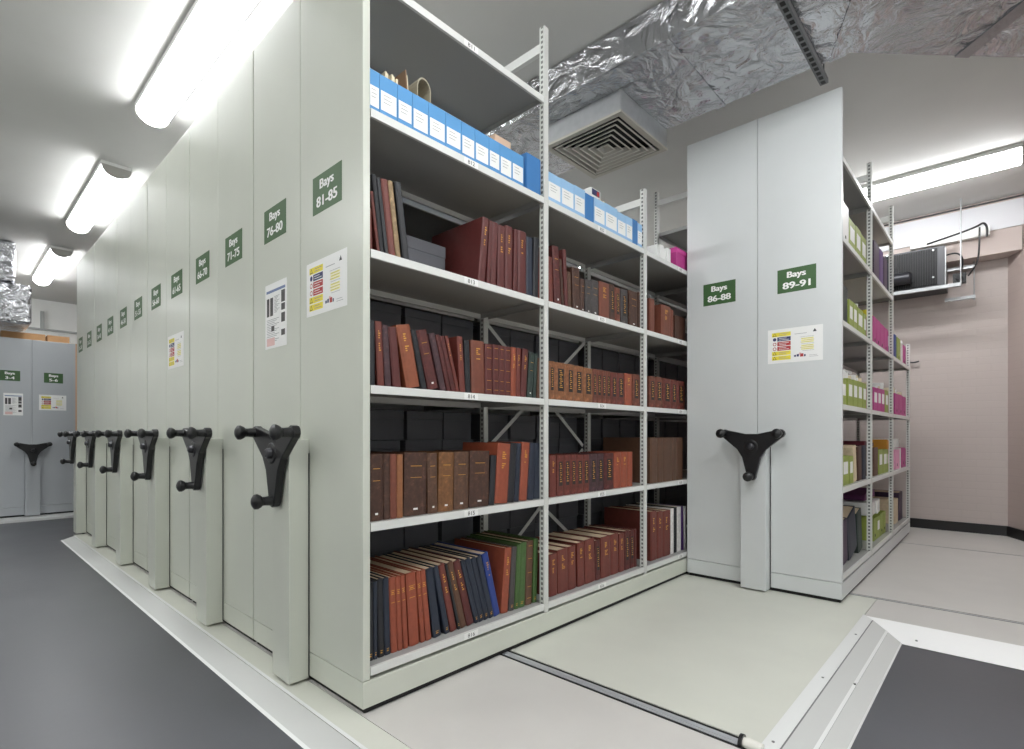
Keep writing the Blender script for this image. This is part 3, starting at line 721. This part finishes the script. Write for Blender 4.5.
# blue archive boxes on the second shelf of the near rack
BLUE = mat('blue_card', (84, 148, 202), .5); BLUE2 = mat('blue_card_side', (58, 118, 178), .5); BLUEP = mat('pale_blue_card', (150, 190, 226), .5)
def blue_box(y0, y1, H, D, label, m, x=-.012, lab=(.08, .62)):
    w = y1-y0-.002; t = .003
    mb = MB()
    mb.box(-t, 0, 0, 0, w, H, m); mb.box(-D, 0, 0, -D+t, w, H, m); mb.box(-D+t, 0, 0, -t, w, t, m)
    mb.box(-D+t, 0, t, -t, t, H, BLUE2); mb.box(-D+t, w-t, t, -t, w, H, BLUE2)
    o = mb.build('archive_box', None, loc=(x, y0, 2.1854)); tag(o, label, 'archive box', 'blue archive boxes on the near rack')
    if lab: 
        l = MB().box(.0002, w*.06, H*lab[0], .001, w*.94, H*lab[1], WHITE)
        for q in range(3): l.poly([(.0013, w*.2, H*(lab[1]-.1-.09*q)), (.0013, w*(.6+.1*(q % 2)), H*(lab[1]-.1-.09*q)), (.0013, w*(.6+.1*(q % 2)), H*(lab[1]-.085-.09*q)), (.0013, w*.2, H*(lab[1]-.085-.09*q))], [(0, 1, 2, 3)], INK)
        l.build('box_label', o)
B1 = [.034, .078, .157, .226, .306, .394, .48, .559, .645, .715, .796, .878]
for i in range(11):
    blue_box(B1[i], B1[i+1], .15, .33, 'blue archive box with white label, %s from left on high shelf, near bay' % ORD[i], BLUE, lab=(.12+.02*(i % 3), .62))
blue_box(.89, .995, .175, .33, 'taller blue archive box without label at the right end of the high shelf, near bay', BLUE2, x=-.004, lab=None)
B2 = [1.06, 1.171, 1.285, 1.387, 1.471, 1.586, 1.719, 1.817, 1.893, 1.955, 2.012]
for i in range(10):
    dk = i in (3, 8)
    blue_box(B2[i], B2[i+1], .15 + .004*(i % 3), .33, '%s blue archive box%s, %s from left on high shelf, middle bay' % ('dark' if dk else 'pale', '' if dk else ' with white label', ORD[i]),
             BLUE2 if dk else BLUEP, lab=None if dk else (.16, .68))
for i, (ya, yb, H, D) in enumerate([(.162, .215, .25, 0), (.315, .39, .205, 0), (.40, .475, .19, 0), (.49, .552, .185, 0), (.60, .64, .18, 0)]):
    add_papers(-.25, -.09, ya, yb, 2.19, H, 'cream papers standing above the blue boxes, %s clump from the left, near bay' % ORD[i], 'papers in the blue boxes', PAPER, 5)
for i, (ya, yb, H) in enumerate([(1.18, 1.28, .19), (1.40, 1.465, .2), (1.60, 1.71, .2), (1.73, 1.81, .18)]):
    add_papers(-.25, -.06, ya, yb, 2.19, H, 'pale papers standing above the blue boxes, %s clump from the left, middle bay' % ORD[i], 'papers in the blue boxes', WHITE if i % 2 else PAPER, 5)
# a folded envelope and bent folder poking up above the boxes
m = mat('brown_folder', (150, 120, 96), .7)
mb = MB(); pr = [(-.02+.035*math.cos(t*PI/8), .0+.035*math.sin(t*PI/8)) for t in range(9)]
pts = []; 
for r_ in (1.0, .86): pts += [(.036*r_*math.cos(t*PI/8), .05+.045*r_*math.sin(t*PI/8)) for t in (range(9) if r_ == 1.0 else range(8, -1, -1))]
pts = [(.036, 0)] + pts[:9] + [(-.036, 0), (-.031, 0)] + pts[9:] + [(.031, 0)]
mb.prism(pts, 0, .16, mat('grey_folder', (168, 160, 140), .7), Matrix.Translation((-.26, .265, 0)) @ Matrix.Rotation(PI/2, 4, 'Z') @ Matrix.Rotation(PI/2, 4, 'X') )
o = mb.build('bent_folder', None, loc=(0, .085, 2.398)); tag(o, 'bent grey folder curling over the papers in the blue boxes, near bay', 'folder')
mb = MB().box(-.2, -.002, 0, -.04, .002, .28, m, Matrix.Rotation(.1, 4, 'X')); mb.box(-.2, .002, 0, -.04, .006, .26, PAPER, Matrix.Rotation(.1, 4, 'X'))
o = mb.build('upright_folder', None, loc=(-.05, .278, 2.195)); tag(o, 'thin brown folder leaning up out of the blue boxes, near bay', 'folder')
mb = MB().box(-.12, 0, 0, 0, .11, .1, mat('pinkish_card', (214, 184, 160), .7), Matrix.Identity(4))
o = mb.build('card_packet', None, loc=(-.10, .77, 2.337)); tag(o, 'buff card packet resting on the blue boxes, near bay', 'packet')
mb = MB().box(-.13, 0, 0, 0, .1, .085, WHITE); mb.box(.0003, .01, .045, .001, .09, .08, LB); mb.box(.0011, .06, .05, .0016, .085, .075, LR)
o = mb.build('carton', None, loc=(-.12, 1.60, 2.39)); tag(o, 'small white printed carton lying on the papers in the middle bay', 'carton')
# pink box and papers in the far bay
mb = MB().box(-.28, 0, 0, -.002, .18, .135, mat('card_mg', C['mg'], .5))
o = mb.build('archive_box', None, loc=(-.012, 2.49, 2.1854)); tag(o, 'magenta box on the high shelf of the far bay, near rack', 'archive box')
MB().box(-.285, -.002, .105, .002, .182, .138, mat('card_mg_lid', (206, 70, 152), .5)).build('box_lid', o)
add_papers(-.26, -.03, 2.27, 2.47, 2.1854, .125, 'white papers beside the magenta box on the high shelf, near rack', None, WHITE, 6)
# dark grey box lying behind the volumes on the third shelf
DGREY = mat('dark_archive_card', (84, 85, 91), .6, 0, .08, 9)
def arch_box(x0, y0, z0, x1, y1, z1, label, group):
    w_, d_, h_ = x1-x0, y1-y0, z1-z0
    mb = MB().box(0, .002, 0, w_, d_-.002, h_*.72, DGREY); mb.box(-.001, 0, h_*.72, w_+.001, d_, h_, DGREY)
    o = mb.build('archive_box', None, bevel=.002, loc=(x0, y0, z0)); tag(o, label, 'archive box', group); return o
arch_box(-.44, .31, 1.6764, -.20, .55, 1.6764+.185, 'dark grey box lying between the leaning books and maroon volumes, third shelf', None)
for b in range(4):
    for sh in (2, 3, 4, 5):
        z0 = LEV1[sh]; rows_ = 3 if sh > 2 else 2
        off = [.02, .0, .035, -.01][sh-2]
        hgt = (.14, .15, .146, .138)[sh-2]
        for r_ in range(rows_):
            n = 4
            ya0 = (.05, 1.057, 2.057, 3.057)[b]
            wd = .238
            for q in range(n):
                a = ya0 + q*wd + (0, .012, .02)[r_] + (0 if q < 2 else off*.3)
                if a + wd > (1.015, 2.015, 3.015, 4.015)[b]: wd2 = (1.015, 2.015, 3.015, 4.015)[b] - a
                else: wd2 = wd
                arch_box(-.86, a+.002, z0+.0006+r_*(hgt+.001), -.508, a+wd2-.004-(.016 if (q+r_+sh) % 3 == 0 else 0), z0+.0006+r_*(hgt+.001)+hgt,
                         'black archive box behind %s bay, %s over the %s, %s from left' % (('near', 'middle', 'far', 'fourth')[b], ('lowest row', 'middle row', 'top row')[r_], {2: 'third shelf', 3: 'fourth shelf', 4: 'fifth shelf', 5: 'bottom shelf'}[sh], ORD[q]),
                         'black archive boxes behind the volumes')
for sh in (1, 2, 3, 4, 5):
    for q in range(3):
        a = 2.68 + q*.29
        arch_box(.05, a, LEV2[sh]+.0006, .45, a+.28, LEV2[sh]+.30-.02*((q+sh) % 3), 'dark grey box on the hidden side of right rack, %s along %s' % (ORD[q], SHN[sh+1]), 'dark boxes on the hidden side of the right rack')
# right rack extras: yellow folder, olive folders, papers
def slab(name, pts, w_, m, loc, label, cat):
    mb = MB(); M = Matrix.Rotation(PI/2, 4, 'X')
    mb.prism(pts, 0, w_, m, Matrix.Rotation(PI/2, 4, 'Z') @ M)
    o = mb.build(name, None, loc=loc); tag(o, label, cat); return o
OL = mat('olive_card', (110, 104, 52), .6)
slab('yellow_folder', [(0, 0), (.62, 0), (.62, .012), (0, .06)], .2, mat('yellow_card', (228, 214, 52), .5), (.70, 3.88, 1.9205), 'yellow folder lying across the magenta files, middle bay of the right rack', 'folder')
slab('olive_folder', [(0, 0), (.60, 0), (.60, .01), (.02, .30), (0, .30)], .1, OL, (.525, 2.80, .686), 'olive folder sloping behind the lime files, shelf above the bottom one, right rack', 'folder')
slab('olive_folder', [(0, 0), (.7, 0), (.7, .22), (.05, .40), (0, .40)], .06, OL, (.545, 2.75, .1635), 'olive folder sloping behind the dark books on the bottom shelf, right rack', 'folder')
slab('purple_folder', [(0, 0), (.45, 0), (.45, .06), (.2, .09), (0, .04)], .2, mat('plum_card', (92, 36, 84), .6), (.64, 4.1, .4685), 'plum folder lying above the lime files on the bottom shelf, right rack', 'folder')
slab('maroon_folder', [(0, 0), (.4, 0), (.4, .03), (0, .05)], .2, mat('card_maroon', (104, 34, 48), .6), (.64, 4.1, .9055), 'maroon folder lying high above the files, middle bay of the right rack', 'folder')
add_papers(.62, .9, 4.1, 4.5, .348, .12, 'loose white papers lying on the lime files on the bottom shelf, right rack', None, WHITE, 6)
slab('orange_packet', [(0, 0), (.2, 0), (.2, .07), (0, .09)], .15, mat('orange_card', (226, 160, 60), .6), (.72, 5.0, .872), 'orange packet resting above the pink file in the far bay of the right rack', 'packet')
add_papers(.70, .9, 5.25, 5.6, .88, .09, 'white papers lying on the magenta files, far bay, shelf above the bottom one', None, WHITE, 5)
# cardboard boxes on top of the low rack
CARD = mat('brown_cardboard', (168, 128, 88), .75, 0, .06, 12)
for i, (a, b) in enumerate([(-.5, -.09), (-.07, .15)]):
    mb = MB().box(0, 0, 0, .4, b-a, .1, CARD); mb.box(.19, 0, .1, .21, b-a, .1008, mat('parcel_tape', (190, 160, 116), .4))
    o = mb.build('cardboard_box', None, loc=(-7.75, a, 1.901 if False else 2.1905)); tag(o, 'brown cardboard box on top of the low far rack, %s of the two' % ('left' if i == 0 else 'right'), 'box', 'boxes on the low rack')
MB().box(-.4, .033, 2.16, .4, 2.38, 2.19, SHELF).build('shelf', N3)
for i, (z, hh) in enumerate([(1.901, .2), (1.451, .18), (.161, .22)]):
    b = add_book(0, z, 0, .05, hh, 0, ['dbr', 'br', 'bk'][i], 'p', .2, ['dark brown volume on the end of the low far rack, upper shelf', 'brown volume on the end of the low far rack, middle shelf', 'black volume on the end of the low far rack, bottom shelf'][i], None)
    b.rotation_euler = (0, 0, PI/2); b.location = (-7.3, .17, z)

# ------------------------------------------------------------------ lamps
def batten(x0, x1, y, z, label, wd=.21):
    """ceiling batten: white tray, curved opal diffuser, end caps"""
    root = empty('batten_light', ((x0+x1)/2, y, ZC)); tag(root, label, 'ceiling light', 'fluorescent battens')
    hl = (x1-x0)/2; d = ZC - z
    MB().box(-hl, -wd/2, -.035, hl, wd/2, -.0005, LAMPB).build('tray', root)
    mb = MB(); n = 10; pts = []
    for i in range(n+1):
        t = PI*i/n
        pts.append((-math.cos(t)*(wd/2-.008), -.035 - math.sin(t)*(d-.035)))
    v = [(-hl+.012, a, b) for a, b in pts] + [(hl-.012, a, b) for a, b in pts]
    mb.poly(v, [(i, i+1, n+2+i, n+1+i) for i in range(n)], LAMP)
    mb.poly(v, [tuple(range(n, -1, -1)), tuple(range(n+1, 2*n+2))], LAMP)
    mb.build('diffuser', root, smooth=True)
    for sx in (-1, 1):
        mb = MB(); M = Matrix.Translation((sx*hl - (.006 if sx < 0 else .006), 0, 0)) @ Matrix.Rotation(PI/2, 4, 'Z') @ Matrix.Rotation(PI/2, 4, 'X')
        c = [(-wd/2, -.03)] + [(-math.cos(PI*i/8)*(wd/2), -.034-math.sin(PI*i/8)*(d-.034+.004)) for i in range(9)] + [(wd/2, -.03)]
        mb.prism(c, 0, .012, mat('end_cap', (168, 166, 160), .5), M); mb.build('end_cap', root)
    return root
batten(.45, 2.25, 0, 3.18, 'fluorescent batten on the ceiling in front of the near rack')
batten(-2.73, -.93, 0, 3.18, 'long glowing batten on the ceiling over the near racks, largest in view')
batten(-5.64, -3.84, 0, 3.18, 'glowing batten on the ceiling over the middle of the row, second along')
batten(-8.6, -6.78, 0, 3.18, 'glowing batten on the ceiling at the far left end, third along')
batten(-.02, 1.785, 4.87, 3.18, 'bright batten on the ceiling at the right, near the back wall', .25)
batten(-3.6, -1.8, 4.87, 3.18, 'added unseen fill batten on the ceiling behind the long row of racks')  # extra lamp hidden by the racks, added as fill
batten(.2, 2.0, -2.3, 3.18, 'added fill batten on the ceiling behind the viewpoint, nearer')  # unseen lamp added to light the floor and rack fronts
batten(-3.6, -1.8, -2.3, 3.18, 'added fill batten on the ceiling over the open floor to the left')  # another out-of-view lamp, added to fill the dim left side
batten(-9.9, -8.4, -1.75, 3.18, 'added unseen batten beyond the far left duct, brightening the end wall')  # added off to the side to brighten the far end wall
hb = batten(1.3, 2.9, 1.52, 3.17, 'hung batten just under the duct bend, in front of the right rack')
hb.location.z = 3.062
for sx in (-.6, .6): MB().cyl((sx, 0, 0), (sx, 0, .016), .004, GALV, 8).build('hanger_rod', hb)


# ------------------------------------------------------------------ duct and diffuser
def wob(p): return p
def duct(name, secs, label):
    """rectangular foil-wrapped duct through a list of cross-sections (four corners each), subdivided and dented"""
    mb = MB(); n = len(secs); v = []
    for s_ in secs: v += s_
    fs = []
    for i in range(n-1):
        for k in range(4):
            k2 = (k+1) % 4
            fs.append((i*4+k, (i+1)*4+k, (i+1)*4+k2, i*4+k2))
    fs += [(0, 1, 2, 3), tuple(4*(n-1)+k for k in (3, 2, 1, 0))]
    mb.poly(v, fs, FOIL)
    o = mb.build(name, None); tag(o, label, 'duct')
    return o
yf, yr, zb, zt = 1.57, 2.335, 3.08, 3.29
def sec(xf, yf_, xr, yr_, zb_=zb, zt_=zt): return [(xf, yf_, zb_), (xr, yr_, zb_), (xr, yr_, zt_), (xf, yf_, zt_)]
g = .7071
secs = [sec(x, yf, x, yr) for x in (-5.0, -3.5, -2.0, -.9, 0, .5, .9)]
secs += [sec(1.385, yf, 1.06, yr), sec(1.385+.9, yf+.9, 1.06+.9, yr+.9), sec(1.385+1.5, yf+1.5, 1.06+1.6, yr+1.6)]
D1 = duct('air_duct', secs, 'silver foil-wrapped air duct under the ceiling, bending away to the right')
def band(x, wdt):
    MB().box(x, yf-.006, zb-.006, x+wdt, yr+.006, zt, FOIL).build('tape_band', D1)
for x in (-2.6, -1.2, .33): band(x, .06)
def band2(t):
    M = Matrix.Translation((1.06+t, yr+t, 0)) @ Matrix.Rotation(PI/4, 4, 'Z')
    MB().box(0, -.83, zb-.006, .08, .006, zt, FOILT, M).build('tape_band', D1)
MB().poly([(.96, yr+.006, zb-.005), (1.04, yr+.006, zb-.005), (1.42, yf-.006, zb-.005), (1.30, yf-.006, zb-.005)], [(0, 1, 2, 3)], FOIL).build('tape_band', D1)
band2(.42); band2(1.0)
# slotted hanger under the duct
HANG = mat('hanger_steel', (104, 105, 107), .45, .4)
mb = MB()
mb.box(-.021, 0, 0, -.016, .98, .03, HANG); mb.box(.016, 0, 0, .021, .98, .03, HANG); mb.box(-.016, 0, .026, .016, .98, .03, HANG)
mb.box(-.016, 0, 0, .016, .98, .003, HANG)
for i in range(19): mb.box(-.011, .02+i*.051, -.0008, .011, .052+i*.051, .0002, RUBBER_SHADE)
o = mb.build('duct_hanger', None, loc=(.907, 1.50, 3.045)); tag(o, 'slotted steel hanger rail across the underside of the foil duct', 'hanger')
for y in (.02, .965): MB().cyl((0, y, .03), (0, y, .254), .004, HANG).build('hanger_rod', o)
# square ceiling diffuser hanging from the duct
root = empty('ceiling_diffuser', (-.307, 2.05, 2.945)); tag(root, 'square louvred air diffuser hanging under the foil duct', 'air diffuser')
s0 = .293
mb = MB()
for sx, sy in ((1, 0), (-1, 0), (0, 1), (0, -1)):
    if sx: mb.box(sx*s0-.004, -s0, .0, sx*s0+.004, s0, .134, GALV)
    else: mb.box(-s0, sy*s0-.004, 0, s0, sy*s0+.004, .134, GALV)
mb.box(-s0, -s0, .07, s0, s0, .074, RUBBER_SHADE)
mb.build('plenum_box', root)
DF = mat('diffuser_metal', (190, 186, 176), .4, .3)
mb = MB()
def ring(a, za, b, zb_):
    p = [(-a, -a, za), (a, -a, za), (a, a, za), (-a, a, za), (-b, -b, zb_), (b, -b, zb_), (b, b, zb_), (-b, b, zb_)]
    mb.poly(p, [(i, (i+1) % 4, 4+(i+1) % 4, 4+i) for i in range(4)], DF)
ring(s0+.006, -.002, .262, -.002); ring(s0+.006, -.002, s0+.006, .012); ring(.262, -.002, .258, .03)
mb.build('face_frame', root)
DF2 = mat('louvre_edge', (214, 211, 202), .4, .2)
for a in (.245, .205, .165, .125, .085, .045):
    mb = MB(); ring(a-.004, -.004, a-.024, .022)
    pr = [(-a-.004, -a-.004, -.004), (a+.004, -a-.004, -.004), (a+.004, a+.004, -.004), (-a-.004, a+.004, -.004)]
    b = a-.008; pr += [(-b, -b, -.0045), (b, -b, -.0045), (b, b, -.0045), (-b, b, -.0045)]
    mb.poly(pr, [(i, (i+1) % 4, 4+(i+1) % 4, 4+i) for i in range(4)], DF2)
    if a == .045: mb.poly([(-.021, -.021, .022), (.021, -.021, .022), (.021, .021, .022), (-.021, .021, .022)], [(3, 2, 1, 0)], DF)
    mb.build('louvre', root)
# foil ducts at the far left end
def fbox(x0, y0, z0, x1, y1, z1, label):
    mb = MB(); nx = 3
    mb.box(x0, y0, z0, x1, y1, z1, FOIL); o = mb.build('air_duct', None, bevel=.03); tag(o, label, 'duct'); return o
fbox(-7.35, -1.2, 2.81, -6.9, -.40, 3.295, 'foil-wrapped drop duct at the far left, reaching the ceiling')
fbox(-8.3, -1.3, 2.33, -6.9, -.26, 2.80, 'foil-wrapped horizontal duct at the far left, above the low rack')
mb = MB().box(-10.29, -2, 2.78, -10.26, 3, 2.81, mat('pale_conduit', (170, 172, 170), .5)); mb.box(-10.285, .15, 2.81, -10.26, .2, 3.1, mat('pale_conduit', (170, 172, 170), .5)); 
o = mb.build('wall_conduit', None); tag(o, 'pale conduit run along the far end wall above the low rack', 'conduit')
struct(MB().box(-10.295, .2, ZF, -10.25, 1.5, 2.6, WALLT).build('door_1'))

# ------------------------------------------------------------------ cooler hanging by the back wall
root = empty('fan_coil_unit', (.82, 5.77, 2.49)); tag(root, 'black finned cooling unit hung on bars and rods by the back wall', 'cooling unit')
FRM = mat('cooler_frame', (74, 74, 77), .4, .4); FIN = mat('cooler_fins', (11, 11, 14), .45, .3)
mb = MB().box(-.42, .02, .0, .42, .40, .41, FRM); mb.build('casing', root, bevel=.004)
mb = MB().box(-.40, .005, .03, .36, .02, .39, FIN)
for i in range(38): mb.box(-.40+i*.02, -.006, .03, -.394+i*.02, .006, .39, FIN)
mb.build('fin_panel', root)
mb = MB().lathe((-.18, -.05, .12), (.16, -.05, .12), [(0, .045), (.05, .06), (.95, .06), (1, .045)], mat('motor_grey', (40, 40, 45), .35, .3), 18); mb.build('fan_motor', root, smooth=True)
mb = MB()
for x, zz in [(-.36, .37), (-.05, .4), (.33, .37), (-.36, .03), (.0, .04), (.33, .1)]: mb.cyl((x, .0, zz), (x, -.012, zz), .009, GALV, 8)
mb.build('bolt', root)
o = root
for (x0, x1, y, zz) in [(-.5, .545, -.04, .0), (-.5, .64, .36, .25), (.40, .64, .36, -.06)]:
    MB().box(x0, y-.018, zz, x1, y+.018, zz+.032, GALV).build('support_bar', o, loc=(0, -.02, -.04))
for x, y, z0 in [(.545, -.04, .0), (.63, .36, -.08)]:
    MB().cyl((x, y, z0), (x, y, .845), .006, GALV, 8).build('hanger_rod', o, loc=(0, -.02, -.04))
for x, y in [(.43, -.04), ]:
    MB().cyl((x, y, .0), (x, y, .4), .006, GALV, 8).build('hanger_rod', o, loc=(0, -.02, -.04))
mb = MB().box(0, 0, 0, .10, .07, .1, BLACK); mb.lathe((.05, -.0, .05), (.05, -.03, .05), [(0, .03), (1, .025)], BLACK, 12)
o = mb.build('isolator_switch', None, bevel=.004, loc=(1.30, 5.80, 2.50)); tag(o, 'small black switch box beside the cooling unit', 'switch')
def cable(name, pts, r, m, label, cat='cable'):
    cu = bpy.data.curves.new(name, 'CURVE'); cu.dimensions = '3D'; cu.bevel_depth = r; cu.bevel_resolution = 2
    sp = cu.splines.new('NURBS'); sp.points.add(len(pts)-1); sp.use_endpoint_u = True; sp.order_u = 3
    for p, q in zip(sp.points, pts): p.co = (*q, 1)
    cu.materials.append(m)
    o = bpy.data.objects.new(name, cu); COL.objects.link(o)
    bpy.context.view_layer.update()
    me = bpy.data.meshes.new_from_object(o.evaluated_get(bpy.context.evaluated_depsgraph_get()))
    bpy.data.objects.remove(o); bpy.data.curves.remove(cu)
    for p in me.polygons: p.use_smooth = True
    if not me.materials: me.materials.append(m)
    o = bpy.data.objects.new(name, me); COL.objects.link(o)
    tag(o, label, cat); return o
cable('power_cable', [(1.24, 5.76, 2.78), (1.32, 5.74, 2.80), (1.38, 5.76, 2.74), (1.37, 5.80, 2.64), (1.36, 5.82, 2.606)], .008, BLACK, 'black cable looping from the cooling unit to its switch box')
cable('power_cable', [(1.10, 5.76, 2.93), (1.30, 5.74, 2.96), (1.48, 5.74, 3.0), (1.53, 5.76, 3.04), (1.56, 5.78, 2.98), (1.55, 5.78, 2.90)], .01, BLACK, 'black cable looping over the top of the hanger rods')
cable('power_cable', [(1.414, 5.82, 2.56), (1.46, 5.80, 2.62), (1.50, 5.78, 2.72), (1.50, 5.77, 3.0)], .008, BLACK, 'black cable rising from the switch box beside the rods')
mb = MB().box(0, 0, 0, .62, .06, .09, WHITE); o = mb.build('cable_trunking', None, loc=(.95, 5.905, 2.95)); tag(o, 'short white trunking on the beam above the cooling unit', 'trunking')
cable('wall_hook', [(.90, 6.198, 1.83), (.905, 6.17, 1.80), (.95, 6.15, 1.785), (1.0, 6.15, 1.80)], .008, FRM, 'small bent grey hook on the back wall beside the right rack', 'hook')
